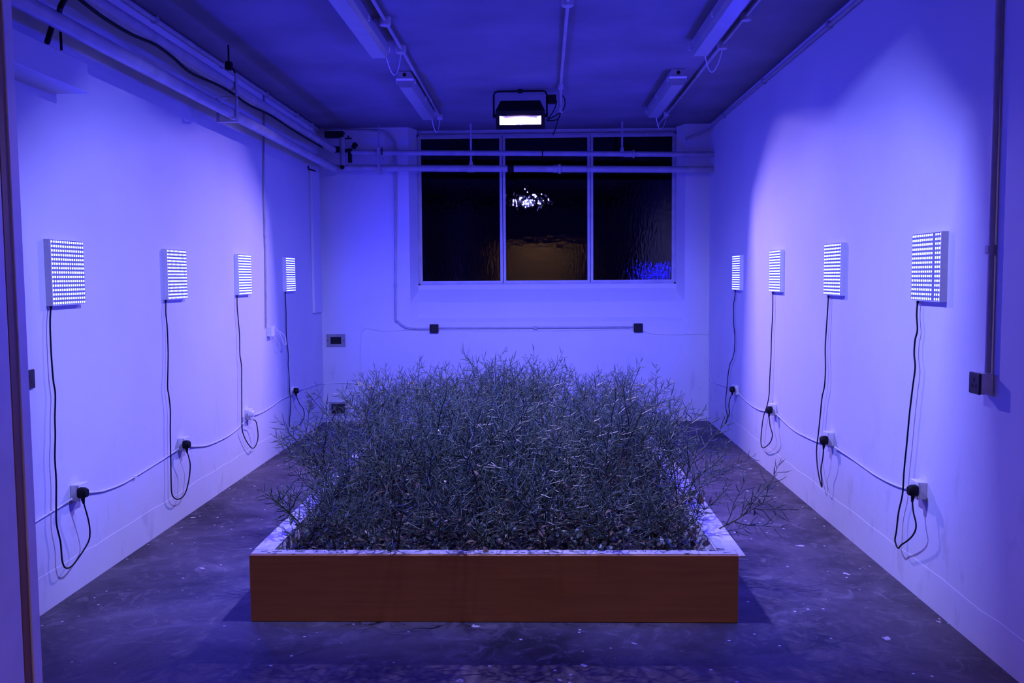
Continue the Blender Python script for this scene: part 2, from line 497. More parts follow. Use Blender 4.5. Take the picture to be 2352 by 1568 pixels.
# plaster plinths
def plinth(name, x0, x1, label):
    b = MB(); rnd = random.Random(5)
    n = 40
    vs = []
    for i in range(n + 1):
        y = 2.6 + (YB - 2.6) * i / n
        h = 0.165 + 0.006 * (y - 3) + rnd.uniform(-.006, .006)
        vs += [(x0, y, 0), (x1, y, 0), (x1, y, h - .004), (x0, y, h)]
    fs = []
    for i in range(n):
        for k in range(3):
            fs.append((i * 4 + k, i * 4 + k + 1, i * 4 + 5 + k, i * 4 + 4 + k))
    b.add(vs, fs)
    tag(b.build(name, M['wall']), label, kind='structure')
plinth('baseboard_left', XL, XL + .0018, 'low plaster plinth along the left wall')
plinth('baseboard_right', XR, XR - .0018, 'low plaster plinth along the right wall')

# shallow boxed chase in the back left corner, and a boxed beam high on the left wall
b = MB(); b.box((XL, 9.035, 1.175), (XL + .028, 9.365, 2.62), .006)
tag(b.build('trim_1', M['wall']), 'shallow painted casing in the back left corner', kind='structure')
b = MB(); b.box((XL, 2.7, 2.405), (-2.104, 4.243, 2.545), .004)
tag(b.build('trim_2', M['wall']), 'boxed white beam stub high on the left wall', kind='structure')

# door edge in the left foreground
dr = tag(empty('door_1', (-1.85, 2.42, 0)), 'open white door edge in the left foreground with a brown wood strip', kind='structure')
def dl(x, y, z): return (x + 1.85, y - 2.42, z)
b = MB(); b.box(dl(-1.50, 1.2, .01), dl(-1.404, 2.338, 3.05)); b.build('door_leaf', M['gloss'], dr)
b = MB(); b.box(dl(-1.50, 2.341, .01), dl(-1.4035, 2.375, 3.05), .0015); b.build('wood_lipping', M['lipping'], dr)
b = MB(); b.box(dl(-1.50, 2.378, .01), dl(-1.400, 2.42, 3.05), .002); b.build('door_stop', M['gloss'], dr)
b = MB(); b.box(dl(-1.404, 2.34, .33), dl(-1.396, 2.352, .42), .002); b.build('hinge', M['plastic'], dr)


# ------------------------------------------------------------------ LED grow panels
PW, PD = 0.31, 0.032
def led_row_mesh(skip=None):
    b = MB()
    for k in range(15):
        if k == skip:
            continue
        x = -PW / 2 + 0.0145 + k * (PW - 0.029) / 14
        w, h, t, d = 0.0066, 0.0050, 0.0058, 0.0022
        b.add([(x - w, 0, -h), (x + w, 0, -h), (x + w, 0, h), (x - w, 0, h), (x - t, d, -t * .8), (x + t, d, -t * .8), (x + t, d, t * .8), (x - t, d, t * .8)],
              [(0, 1, 5, 4)[::-1], (1, 2, 6, 5)[::-1], (2, 3, 7, 6)[::-1], (3, 0, 4, 7)[::-1]], 1)
        b.add([(x - t, d, -t * .8), (x + t, d, -t * .8), (x + t, d, t * .8), (x - t, d, t * .8)], [(3, 2, 1, 0)], 0)
    return b


def panel_parts(root, gx, skip=None):
    b = MB()
    h = PW
    b.box((-h / 2, 0, 0), (h / 2, .004, h))
    for (x0, x1) in ((-h / 2, -h / 2 + .003), (h / 2 - .003, h / 2)):
        b.box((x0, .004, 0), (x1, PD, h))
    b.box((-h / 2 + .003, .004, 0), (h / 2 - .003, PD, .003)); b.box((-h / 2 + .003, .004, h - .003), (h / 2 - .003, PD, h))
    b.build('housing', M['alu'], root)
    b = MB(); b.box((-h / 2 + .003, .024, .003), (h / 2 - .003, .028, h - .003)); b.build('face_plate', M['face'], root)
    for x in (-h / 2 + .003, h / 2 - .006):
        b = MB(); b.box((x, .028, .003), (x + .003, PD, h - .003)); b.build('edge_trim', M['plastic'], root)
    b = MB(); b.cyl((gx, .016, -.014), (gx, .016, .001), .0062, 10); b.build('cable_gland', M['black'], root, True)
    first = None
    for k in range(15):
        z = 0.0115 + k * (h - 0.023) / 14
        if first is None:
            first = led_row_mesh(skip).build('led_row', [M['led'], M['face']], root)
            r = first
        else:
            r = first.copy(); COL.objects.link(r); r.parent = root
        r['kind'] = 'stuff'
        r.location = (0, .0282, z)


CORD_START = {'left': [(117, 704), (381, 692), (544.5, 679), (655, 671)], 'right': [(2108, 690), (1902.8, 678), (1775, 670), (1689, 666)]}
order = ['nearest the camera', 'second from the camera', 'third from the camera', 'farthest from the camera']
LP = [(4.108, 1.411), (5.419, 1.405), (6.727, 1.407), (8.014, 1.411)]
RP = [(3.993, 1.405), (5.293, 1.405), (6.597, 1.403), (7.893, 1.396)]
for side, rows, x, rz in (('left', LP, XL, ROT_L), ('right', RP, XR, ROT_R)):
    for i, (y0, z0) in enumerate(rows):
        p = empty('led_grow_panel', (x, y0 + PW / 2, z0), rz)
        extra = ', one diode column unlit' if (side == 'right' and i == 0) else ''
        tag(p, f'square blue LED panel on the {side} wall, {order[i]}{extra}', 'grow light', 'LED grow panels on the side walls')
        cs = hit(*CORD_START[side][i], 0, x + (.016 if side == 'left' else -.016))
        panel_parts(p, (y0 + PW / 2 - cs.y) * (1 if side == 'left' else -1), skip=(3 if (side == 'right' and i == 0) else None))


# ------------------------------------------------------------------ sockets
def socket(name, loc, rz, label, group, box=('plastic', .036), plate='plastic', size=.086, holes=False, rocker=True):
    s = empty(name, loc, rz)
    d = box[1]
    b = MB(); b.box((-size / 2 + .002, 0, 0.002), (size / 2 - .002, d, size - .002), .003); b.build('back_box', M[box[0]], s)
    b = MB(); b.box((-size / 2, d, 0), (size / 2, d + .009, size), .003); fp = b.build('face_plate', M[plate], s)
    if rocker:
        b = MB(); b.box((.020, d + .008, size - .028), (.030, d + .012, size - .012), .001); b.build('rocker_switch', M[plate], fp)
    if holes:
        b = MB()
        b.box((-.003, d + .007, size - .038), (.004, d + .0102, size - .020)); b.box((-.018, d + .007, .026), (-.008, d + .0102, .040)); b.box((.008, d + .007, .026), (.018, d + .0102, .040))
        tag(b.build('socket_slots', M['dark'], fp), kind='stuff')
    tag(s, label, 'socket', group)
    return s

ordn = ['nearest', 'second', 'third', 'farthest']
LS = [(4.245, .450), (5.555, .442), (6.869, .430), (8.185, .445)]
RS = [(4.137, .484), (5.437, .488), (6.741, .474), (8.022, .460)]
for i, (y, z) in enumerate(LS):
    socket('wall_socket', (XL, y + .043, z), ROT_L, f'white wall socket low on the left wall, {ordn[i]} of its row', 'white sockets under the grow panels')
for i, (y, z) in enumerate(RS):
    socket('wall_socket', (XR, y + .043, z), ROT_R, f'white wall socket low on the right wall, {ordn[i]} of its row', 'white sockets under the grow panels')
socket('wall_socket', (XR, 3.564 + .043, 1.05), ROT_R, 'dark-faced socket on a white box under the vertical conduit, right wall', None, ('plastic', .050), 'darkswitch', holes=True, rocker=False)
socket('wall_socket', (XL, 3.925, 1.045), ROT_L, 'black socket plate half hidden behind the door edge', None, ('black', .004), 'darkswitch', holes=True, rocker=False)
p = hit(998, 764, 1, YB)
socket('wall_socket', (p.x, YB, p.z), ROT_B, 'small black socket under the left half of the window', 'black sockets below the window', ('blackmetal', .034), 'blackmetal', size=.092, holes=True, rocker=False)
p = hit(1465, 762, 1, YB)
socket('wall_socket', (p.x, YB, p.z), ROT_B, 'small black socket under the right half of the window', 'black sockets below the window', ('blackmetal', .034), 'blackmetal', size=.092, holes=True, rocker=False)
socket('wall_socket', (XL, 7.53, 1.04), ROT_L, 'white socket box at the foot of the thin vertical conduit, left wall', None)


# ------------------------------------------------------------------ power cords with plugs
def plug_mesh(root, mat, loc, rz):
    b = MB()
    n = 10
    outline = []
    for k in range(n):
        a = 2 * math.pi * k / n
        outline.append((0.024 * math.copysign(abs(math.cos(a)) ** .7, math.cos(a)), 0.027 * math.copysign(abs(math.sin(a)) ** .7, math.sin(a)) + .004))
    rings = [(0.0, .92), (0.006, 1.0), (0.030, 0.95), (0.042, 0.72)]
    vs = [(x * s, y, z * s) for y, s in rings for x, z in outline]
    fs = []
    for i in range(len(rings) - 1):
        for k in range(n):
            l = (k + 1) % n
            fs.append((i * n + k, (i + 1) * n + k, (i + 1) * n + l, i * n + l))
    fs.append(tuple(range(n))); fs.append(tuple(len(rings) * n - 1 - k for k in range(n)))
    b.add(vs, fs)
    b.tube([(0, .018, -.015), (0, .020, -.036), (0, .022, -.050)], [.011, .008, .0055], 8)
    o = b.build('plug', mat, root, True)
    o.location = loc; o.rotation_euler = (0, 0, rz)
    return o


def cord(side, idx, pts, plug_px, label, plugmat):
    X = XL if side == 'left' else XR
    sg = 1 if side == 'left' else -1
    n = len(pts)
    path = []
    for i, (px, py) in enumerate(pts):
        t = i / (n - 1)
        off = .016 + .012 * min(1, t * 3)
        if t > .55: off += .042 * (t - .55) / .45
        path.append(hit(px, py, 0, X + sg * off))
    pp = hit(plug_px[0], plug_px[1], 0, X + sg * .066)
    root = empty('power_cord', (X + sg * .016, path[0].y, path[0].z))
    base = root.location.copy()
    path[-1] = Vector((pp.x, pp.y, pp.z - .045))
    b = MB(); b.tube([q - base for q in smooth_path(path, 5)], .0040, 6)
    b.build('cord', M['black'], root, True)
    plug_mesh(root, plugmat, Vector((X + sg * .045, pp.y, pp.z)) - base, ROT_L if side == 'left' else ROT_R)
    tag(root, label, 'power cord', 'power cords of the grow panels')

cords = {
    ('left', 0): ([(117, 704), (115, 740), (117, 800), (122, 870), (127, 905), (126, 960), (127, 1000), (126, 1051), (129, 1102), (129, 1163), (130, 1204), (139, 1245), (143, 1288), (150.5, 1303.6), (163, 1301), (178.6, 1283), (201.5, 1247), (206.6, 1224), (203, 1194), (195, 1153)], (191, 1133)),
    ('left', 1): ([(381, 692), (381, 721), (384, 750), (386, 801), (386, 834), (385, 889), (387.5, 906), (391, 940), (391, 990), (392, 1045), (393, 1100), (394.7, 1133), (403, 1145), (415.7, 1144), (426, 1131), (433.4, 1104), (437, 1070), (433.4, 1049), (429.6, 1034)], (429, 1022)),
    ('left', 2): ([(544.5, 679), (545, 708), (550, 767), (551, 813), (554.6, 839), (555, 877), (555.4, 961), (556, 986), (563, 1007), (573.5, 1024), (580.7, 1029), (588, 1022), (592.5, 1005), (591.6, 986), (587.4, 967), (582.4, 957)], (578, 950)),
    ('left', 3): ([(655, 671), (657, 713), (657.8, 768), (662, 813), (662, 840), (664, 864.5), (665.4, 899), (668, 920), (666.7, 947), (664.7, 971), (667, 981.6), (672, 983), (682.6, 979), (693, 969.5), (698.8, 954), (696.4, 938.6), (687.7, 926.5), (682, 909)], (680.5, 898)),
    ('right', 0): ([(2108, 690), (2105.5, 721), (2107, 758), (2102, 780), (2099.7, 812), (2102, 844), (2096.5, 887), (2089, 951), (2083, 1016), (2076.6, 1080), (2073, 1134), (2064, 1176), (2059, 1219), (2055.7, 1241), (2062.7, 1258.5), (2069.6, 1251.5), (2088.4, 1238), (2100.7, 1222), (2104, 1203), (2098, 1176), (2094.8, 1144)], (2096, 1128)),
    ('right', 1): ([(1902.8, 678), (1901, 711), (1897.4, 764), (1895.5, 802), (1896, 848), (1893.6, 887), (1888, 913), (1884, 955), (1879.5, 997), (1875.6, 1032), (1877, 1066), (1881, 1093), (1887.5, 1118), (1887.5, 1101), (1885.6, 1078), (1890, 1051), (1891.7, 1024)], (1892, 1012)),
    ('right', 2): ([(1775, 670), (1775, 711), (1772, 772), (1770.8, 818), (1767.7, 875), (1766.6, 906), (1761.6, 932), (1754, 955), (1750, 982), (1747.8, 1009), (1749, 1024), (1754, 1028), (1763.5, 1022), (1771.5, 1011), (1773.8, 996), (1769, 978), (1766.6, 955)], (1766.5, 942)),
    ('right', 3): ([(1689, 666), (1688, 680), (1684.7, 703), (1685, 741), (1687.7, 772), (1687, 802), (1683, 822), (1676.6, 837), (1672.4, 860), (1669.7, 890), (1667, 917), (1667.8, 940), (1670.5, 955), (1666.7, 973), (1671.7, 959), (1675, 948), (1674, 929), (1677.4, 913), (1681, 902)], (1681.5, 895)),
}
for (side, i), (pts, pl) in cords.items():
    wp = side == 'left' and i == 2
    cord(side, i, pts, pl, f'black power cord under the {side} wall panel {order[i]}' + (', with white plug' if wp else ''), M['plastic'] if wp else M['black'])


# ------------------------------------------------------------------ white surface cables and conduits
def run(name, pts, r, label, mat='gloss', cat='cable', group=None, n=8, clips=(), k=5, clip_r=None, straight=False):
    base = Vector(pts[0])
    root = empty(name, base)
    path = [Vector(p) - base for p in pts]
    if not straight:
        path = smooth_path(path, k)
    b = MB(); b.tube(path, r, n)
    b.build('conduit_tube' if 'conduit' in name else 'cable_run', M[mat], root, True)
    for c in clips:
        c = Vector(c) - base
        b = MB(); cr = clip_r or r * 1.9
        b.box(c - Vector((cr, cr, cr)), c + Vector((cr, cr, cr)), cr * .3)
        b.build('saddle_clip', M[mat], root)
    tag(root, label, cat, group)
    return root

Lw = lambda px, py, off=.007: hit(px, py, 0, XL + off)
Rw = lambda px, py, off=.007: hit(px, py, 0, XR - off)
Bw = lambda px, py, off=.007: hit(px, py, 1, YB - off)
Cw = lambda px, py, off=.02: hit(px, py, 2, ZC - off)

G = 'white cables looping between the sockets'
run('surface_cable', [Lw(60, 1211), Lw(100, 1186), Lw(130, 1168), Lw(165, 1145, .02)], .005, 'white cable between the door edge and the nearest left socket', group=G)
run('surface_cable', [Lw(187, 1131, .02), Lw(215, 1130), Lw(240, 1126), Lw(280, 1111), Lw(310, 1094), Lw(370, 1057), Lw(410, 1030, .02)], .005, 'white cable between the nearest and second left sockets', group=G, clips=[Lw(309, 1095)])
run('surface_cable', [Lw(428, 1024, .02), Lw(450, 1025), Lw(480, 1021), Lw(520, 1003), Lw(545, 985), Lw(564, 966, .02)], .005, 'white cable between the second and third left sockets', group=G)
run('surface_cable', [Lw(577, 952, .02), Lw(592, 951), Lw(620, 936), Lw(645, 918), Lw(669, 905, .02)], .005, 'white cable between the third and farthest left sockets', group=G)
run('surface_cable', [Lw(684, 896, .02), Lw(700, 892), Lw(722, 884), Lw(738, 880.5, .006), Bw(746, 881), Bw(780, 879), Bw(812, 880), Bw(824, 886), Bw(828, 900)], .005, 'white cable from the farthest left socket round the back left corner', group=G)
run('surface_cable', [Rw(2110, 1124, .02), Rw(2080, 1121), Rw(2050, 1111), Rw(2010, 1090), Rw(1960, 1055), Rw(1917, 1026, .02)], .005, 'white cable between the nearest and second right sockets', group=G)
run('surface_cable', [Rw(1898, 1014, .02), Rw(1880, 1015), Rw(1850, 1002), Rw(1820, 985), Rw(1784, 951, .02)], .005, 'white cable between the second and third right sockets', group=G)
run('surface_cable', [Rw(1772, 944, .02), Rw(1757, 944), Rw(1738, 938), Rw(1715, 922), Rw(1697, 902, .02)], .005, 'white cable between the third and farthest right sockets', group=G)
run('surface_cable', [Rw(1684, 896, .02), Rw(1674, 892), Rw(1660, 884), Rw(1645, 880), Rw(1635, 872), Rw(1631, 862, .008)], .0045, 'thin white cable from the farthest right socket into the back corner', group=G)
run('surface_cable', [Bw(1626, 960), Bw(1627, 880), Bw(1627.5, 800), Bw(1627, 775), Bw(1620, 767), Bw(1600, 766), Bw(1560, 768), Bw(1510, 767), Bw(1484, 763), Bw(1472, 756, .02)], .0045, 'thin white cable from the right black socket down the back right corner', group=G)
run('surface_cable', [Bw(990, 757, .02), Bw(975, 758), Bw(940, 757), Bw(880, 760), Bw(848, 754), Bw(834, 757), Bw(829, 772), Bw(828.5, 830), Bw(828, 960)], .0045, 'thin white cable dropping to the floor left of the window', group=G)
run('surface_cable', [Bw(1004, 763, .02), Bw(1012, 758), Bw(1030, 758), Bw(1230, 759), Bw(1440, 756), Bw(1448, 754), Bw(1456, 757, .02)], .004, 'thin white cable between the two black sockets under the window', group=G, clips=[Bw(1230, 759)])

# conduits on the walls
run('wall_conduit', [Bw(745, 299, .02), Bw(800, 298, .02), Bw(868, 301, .02), Bw(888, 306, .02), Bw(902, 320, .02), Bw(908, 345, .02), Bw(908, 500, .02), Bw(908, 715, .02), Bw(914, 738, .02), Bw(930, 751, .02), Bw(948, 755, .02), Bw(990, 755, .02)], .011,
    'white conduit bending down beside the window to the left black socket', 'pipe', 'conduit', clips=[Bw(908, 655, .014), Bw(872, 301, .014)], clip_r=.016)
run('wall_conduit', [Bw(1004, 753, .015), Bw(1100, 753, .015), Bw(1300, 752, .015), Bw(1458, 751, .015)], .010, 'straight white conduit between the two black sockets', 'pipe', 'conduit', clips=[Bw(1230, 753, .012)])
run('wall_conduit', [Rw(2295, -25, .016), Rw(2288, 220, .016), Rw(2280, 468, .016), Rw(2268.5, 856, .016)], .0125, 'white vertical conduit down the right wall to the dark-faced socket', 'pipe', 'conduit', clips=[Rw(2276, 573, .012)], clip_r=.018)
run('wall_conduit', [Lw(608, 214, .012), Lw(606, 420, .012), Lw(610, 580, .012), Lw(612, 752, .012)], .008, 'thin vertical conduit down the left wall to a white box', 'pipe', 'conduit', clips=[Lw(609.5, 542, .01)], clip_r=.012)
run('wall_conduit', [Vector((XL + .02, y, 3.068)) for y in (3.2, 5.0, 6.6, 7.6, 9.0, 9.40)], .016, 'long conduit clipped in the corner of the left wall and ceiling', 'pipe', 'conduit', clips=[Vector((XL + .018, y, 3.07)) for y in (5.4, 6.55, 7.6, 8.55, 9.1)], clip_r=.021)
run('wall_conduit', [Vector((XR - .018, 3.0, 3.045)), Vector((XR - .018, 5.0, 3.035)), Vector((XR - .018, 7.0, 3.038)), Vector((XR - .018, 9.1, 3.045)), Bw(1632, 296, .10), Bw(1574, 319, .03)], .014, 'long conduit clipped along the top of the right wall', 'pipe', 'conduit', clips=[Vector((XR - .016, y, 3.04)) for y in (5.62, 7.2, 8.7)], clip_r=.021, k=3)

# ------------------------------------------------------------------ heating pipes under the ceiling
PX_ = -2.05
ZU, ZLo = 2.822, 2.640
def pipe(name, pts, r, label, joints=(), rods=(), mat='pipe'):
    base = Vector(pts[0]); root = empty(name, base)
    b = MB(); b.tube([Vector(p) - base for p in pts], r, 20); b.build('pipe_run', M[mat], root, True)
    for (p, ax, ln, rr) in joints:
        p = Vector(p) - base; d = Vector((0, 0, 0)); d[ax] = ln / 2
        b = MB(); b.tube([p - d, p - d * .85, p + d * .85, p + d], [rr * .92, rr, rr, rr * .92], 16); b.build('pipe_joint', M[mat], root, True)
    for (p, z1, rr) in rods:
        p = Vector(p) - base; q = Vector((p.x, p.y, z1 - base.z))
        b = MB(); b.cyl(p, q, rr, 10)
        b.build('hanger_rod', M[mat], root, True)
        b = MB(); b.tube([p + Vector((0, 0, r * .6)), p + Vector((0, 0, r + .02)), p + Vector((0, 0, r + .05))], [.022, .019, rr], 10); b.build('rod_socket', M[mat], root, True)
    tag(root, label, 'pipe', 'painted heating pipes below the ceiling')
    return root

PB = 9.25
pu0, pu1 = hit(806, 350, 1, PB), hit(1643, 354.5, 1, PB)
pl0, pl1 = hit(770, 385.5, 1, PB), hit(1643, 389.5, 1, PB)
def on(p0, p1, px, y=370):
    x = hit(px, y, 1, PB).x; t = (x - p0.x) / (p1.x - p0.x)
    return p0.lerp(p1, t)
pipe('heating_pipe', [pu0, pu1], .027, 'upper painted pipe crossing in front of the window', [(on(pu0, pu1, 1443), 0, .09, .032), (on(pu0, pu1, 1455), 0, .018, .043)], [(on(pu0, pu1, 1429), ZC, .010)])
pipe('heating_pipe', [pl0, pl1], .0335, 'lower painted pipe crossing in front of the window', [(on(pl0, pl1, 1082), 0, .085, .038), (on(pl0, pl1, 1278), 0, .07, .038), (on(pl0, pl1, 1285), 0, .030, .048)], [(on(pl0, pl1, 1082), ZC, .011)])
pipe('heating_pipe', [(PX_, 2.2, ZU), (PX_, 9.10, ZU)], .036, 'upper painted pipe running along the left wall', [((PX_, 8.15, ZU), 1, .03, .040)])
pipe('heating_pipe', [(PX_ , 2.2, ZLo), (PX_, 9.22, ZLo)], .036, 'lower painted pipe running along the left wall', [((PX_, 8.80, ZLo), 1, .10, .042)])

# black ring of a broken clamp on the upper cross pipe and the black tape on the lower one
p = on(pu0, pu1, 1246)
b = MB(); b.tube([(-.006, 0, 0), (.006, 0, 0)], .0285, 20); b.box((-.003, -.003, .02), (.003, .003, .07))
o = b.build('pipe_ring', M['black']); o.location = p
tag(o, 'thin black ring clamped around the upper pipe before the middle pane', 'clamp')
p = on(pl0, pl1, 1173)
b = MB(); b.tube([(-.032, 0, 0), (-.03, 0, 0), (.03, 0, 0), (.032, 0, 0)], [.0340, .0350, .0350, .0340], 20); b.box((-.018, -.042, -.02), (.004, -.030, .016), .003)
o = b.build('pipe_tape', M['black']); o.location = p
tag(o, 'black tape wrapped on the lower pipe before the middle pane', 'tape')

# strap bracket holding both cross pipes left of the window
p0, p1 = on(pl0, pl1, 871), on(pu0, pu1, 871)
s = empty('pipe_bracket', (p0.x, PB, p0.z - .05))
b = MB(); b.box((-.018, -.046, .0), (.018, -.038, p1.z - p0.z + .10), .002); b.build('strap', M['pipe'], s)
b = MB(); b.box((-.018, -.038, .0), (.018, .12, .008)); b.box((-.018, -.038, p1.z - p0.z + .092), (.018, .12, p1.z - p0.z + .10)); b.build('arm', M['pipe'], s)
b = MB(); b.cyl((.035, 0, p1.z - p0.z - .01), (.042, 0, p1.z - p0.z - .01), .004); b.box((.032, -.032, p1.z - p0.z + .02), (.040, -.026, p1.z - p0.z + .10)); b.build('loose_tie', M['black'], s)
b = MB(); b.cyl((0, 0, p1.z - p0.z + .10), (0, 0, ZC - p0.z + .05), .005); b.build('hanger_rod', M['pipe'], s)
tag(s, 'flat strap bracket clasping both cross pipes left of the window', 'bracket')

# square hanger frame of the left wall pipes
q = hit(528, 230, 0, PX_)
s = empty('pipe_hanger', (PX_, q.y, ZLo - .055))
H2 = ZU - ZLo + .11
b = MB()
b.box((.040, -.018, .0), (.052, .018, H2 + .02), .002); b.box((-.09, -.018, -.008), (.052, .018, .002), .002); b.box((-.06, -.018, H2 * .52), (.052, .018, H2 * .52 + .012), .002)
b.box((-.09, -.018, .0), (-.080, .018, H2 * .52), .002)
b.build('hanger_frame', M['pipe'], s)
b = MB(); b.tube([(.046, 0, H2 + .01), (.03, 0, H2 + .05), (0, 0, H2 + .06), (0, 0, ZC - ZLo + .05)], .006, 8); b.build('hanger_rod', M['blackmetal'], s, True)
b = MB(); b.box((-.022, -.022, H2 + .045), (.022, .022, H2 + .10), .006); b.build('clamp_block', M['blackmetal'], s)
tag(s, 'square metal hanger holding both left wall pipes from the ceiling', 'bracket')

# valves and elbows in the back left corner
c0 = hit(788, 385, 1, PB)
s = empty('pipe_valve', (c0.x, PB, c0.z))
zz = 2.99 - c0.z
b = MB(); b.tube([(0, 0, -.03), (0, 0, zz)], .032, 14); b.build('riser', M['pipe'], s, True)
b = MB(); b.cyl((0, -.05, .0), (0, .05, 0), .022); b.cyl((0, -.06, 0), (0, -.048, 0), .016); b.build('drain_plug', M['blackmetal'], s, True)
b = MB(); b.box((-.10, -.03, .155), (-.028, .03, .215), .008); b.box((-.18, -.04, zz - .03), (.02, .04, zz + .035), .01); b.build('valve_body', M['blackmetal'], s)
b = MB(); b.cyl((.028, -.01, .17), (.10, -.01, .17), .018); b.cyl((.075, -.01, .05), (.075, -.01, .19), .022); b.tube([(.115, -.02, .20), (.14, -.05, .225)], [.024, .030], 12)
b.build('lever_valve', M['black'], s, True)
b = MB(); b.box((.03, -.03, .285), (.10, -.005, .298), .003); b.cyl((.065, -.018, .29), (.065, -.018, .32), .008); b.build('valve_handle', M['black'], s)
tag(s, 'dark valves and short riser joining the pipes in the back left corner', 'valve')

# black cable sagging along the left pipes, with loose ends
def Pp(px, py, x=PX_ + .02): return hit(px, py, 0, x)
run('sagging_cable', [Pp(170, -15), Pp(185, 0), Pp(240, 42), Pp(300, 78), Pp(355, 102), Pp(395, 130), Pp(440, 168), Pp(500, 195), Pp(535, 215), Pp(570, 240), Pp(620, 264), Pp(660, 290), Pp(705, 318), Pp(740, 338)], .009, 'black cable sagging between the two left wall pipes', 'black', 'cable')
b = MB(); b.tube(smooth_path([Vector(Pp(160, -20, -1.99)) - Pp(140, 14, -1.99), Vector((0, 0, 0)), Vector(Pp(136, 30, -2.1)) - Pp(140, 14, -1.99)]), .012, 8)
b.tube([Vector(Pp(125, 42, -2.09)) - Pp(140, 14, -1.99), Vector(Pp(108, 98, -2.09)) - Pp(140, 14, -1.99)], .012, 8)
b.tube([Vector(Pp(131, 32, -2.095)) - Pp(140, 14, -1.99), Vector(Pp(125, 42, -2.09)) - Pp(140, 14, -1.99)], .012, 8)
o = b.build('loose_cable', M['black'], None, True); o.location = Pp(140, 14, -1.99)
tag(o, 'thick black cable end hanging over the left pipe, upper left', 'cable')
q = Lw(138, 45, .12)
b = MB(); b.tube([(0, 0, 0), (0, 0, Lw(138, 114, .12).z - q.z)], .006, 8)
o = b.build('loose_wire', M['black'], None, True); o.location = q
tag(o, 'thin dark wire hanging straight down behind the left pipe', 'wire')

# little hook on the back left casing
q = Lw(716, 388, .04)
b = MB(); b.tube([(-.035, 0, .03), (-.03, 0, .0), (.02, .02, -.015), (.02, .05, -.015)], .008, 8)
o = b.build('wall_hook', M['blackmetal'], None, True); o.location = q
tag(o, 'small black hook on the wall under the pipes, back left', 'hook')

# loop of thin white flex at the white box on the left wall
q = Vector((XL + .05, 7.59, 1.08))
run('flex_loop', [q + Vector((-.02, -.01, .06)), q + Vector((.0, .03, .01)), q + Vector((.02, .10, -.02)), q + Vector((.03, .16, -.06)), q + Vector((.03, .19, -.12)), q + Vector((.03, .13, -.12)), q + Vector((.02, .04, -.02))], .004, 'small loop of thin white flex beside the left wall box', 'plastic', 'cable')


# ------------------------------------------------------------------ wall vents on the back wall
def vent(px0, py0, px1, py1, label, plate, broken):
    a, c = hit(px0, py1, 1, YB), hit(px1, py0, 1, YB)
    w, h = c.x - a.x, c.z - a.z
    s = empty('wall_vent', ((a.x + c.x) / 2, YB, a.z))
    fx, fz = (.042, .030) if not broken else (.022, .018)
    b = MB()
    b.box((-w / 2, -.012, 0), (w / 2, 0, fz)); b.box((-w / 2, -.012, h - fz), (w / 2, 0, h))
    b.box((-w / 2, -.012, fz), (-w / 2 + fx, 0, h - fz)); b.box((w / 2 - fx, -.012, fz), (w / 2, 0, h - fz))
    vf = b.build('vent_frame', M[plate], s)
    b = MB(); b.box((-w / 2 + fx, -.003, fz), (w / 2 - fx, -.001, h - fz)); b.build('dark_opening', M['dark'], s)
    n = 7 if not broken else 4
    for k in range(n):
        z = fz + (h - 2 * fz) * (k + .5) / n
        b = MB()
        if not broken:
            b.box((-w / 2 + fx, -.010, z - .002), (w / 2 - fx, -.004, z + .003))
        else:
            x = -w / 2 + fx + (w - 2 * fx) * (k + .6) / n
            b.box((x - .004, -.010, fz), (x + .003, -.004, h - fz - (.02 if k % 2 else 0)))
        b.build('louvre', M['dark' if broken else 'blackmetal'], s)
    for x in (-w / 2 + .014, w / 2 - .014):
        b = MB(); b.cyl((x, -.014, h / 2), (x, -.010, h / 2), .006, 8); b.build('screw', M['blackmetal'], vf)
    tag(s, label, 'vent', 'vents in the back wall')
vent(751, 767, 793, 796, 'grey louvred vent plate on the back wall at mid height', 'grille', False)
vent(757, 923, 798, 953, 'dark open vent low on the back wall near the floor', 'grille', True)


# ------------------------------------------------------------------ fluorescent battens
def batten(x, y0, y1, label, endhole):
    s = empty('batten_light', (x, (y0 + y1) / 2, ZC))
    L = (y1 - y0) / 2
    b = MB(); b.box((-.052, -L, -.055), (.052, L, 0), .004); b.build('spine_housing', M['pipe'], s)
    prof = [(-.068, -.050), (-.064, -.085), (-.046, -.112), (.046, -.112), (.064, -.085), (.068, -.050)]
    n = len(prof)
    vs = [(px, yy, pz) for yy in (-L + .05, L - .02) for px, pz in prof]
    fs = [(i, i + 1, n + i + 1, n + i) for i in range(n - 1)] + [tuple(range(n - 1, -1, -1)), tuple(range(n, 2 * n)), (0, n, 2 * n - 1, n - 1)]
    b = MB(); b.add(vs, fs); df = b.build('diffuser', M['diffuser'], s)
    for yy in (-L + .06, 0, L - .05):
        for xx in (-.073, .062):
            b = MB(); b.box((xx, yy, -.075), (xx + .011, yy + .03, -.045)); b.build('diffuser_clip', M['plastic'], df)
    b = MB(); b.box((-.066, -L - .004, -.062), (.066, -L + .05, -.052), .002); b.build('end_cap', M['plastic'], s)
    if endhole:
        b = MB(); b.cyl((.0, -L - .003, -.028), (.0, -L + .002, -.028), .014, 14); b.build('cable_knockout', M['black'], s)
    tag(s, label, 'tube light', 'unlit tube lights on the ceiling')
BL = batten
BL(-1.035, 4.50, 6.05, 'unlit tube light on the left of the ceiling, cut off by the photo top', False)
BL(-0.995, 6.90, 8.40, 'unlit tube light on the left of the ceiling, near the window', True)
BL(1.090, 4.50, 6.12, 'unlit tube light on the right of the ceiling, cut off by the photo top', False)
BL(1.080, 6.95, 8.42, 'unlit tube light on the right of the ceiling, near the window', True)

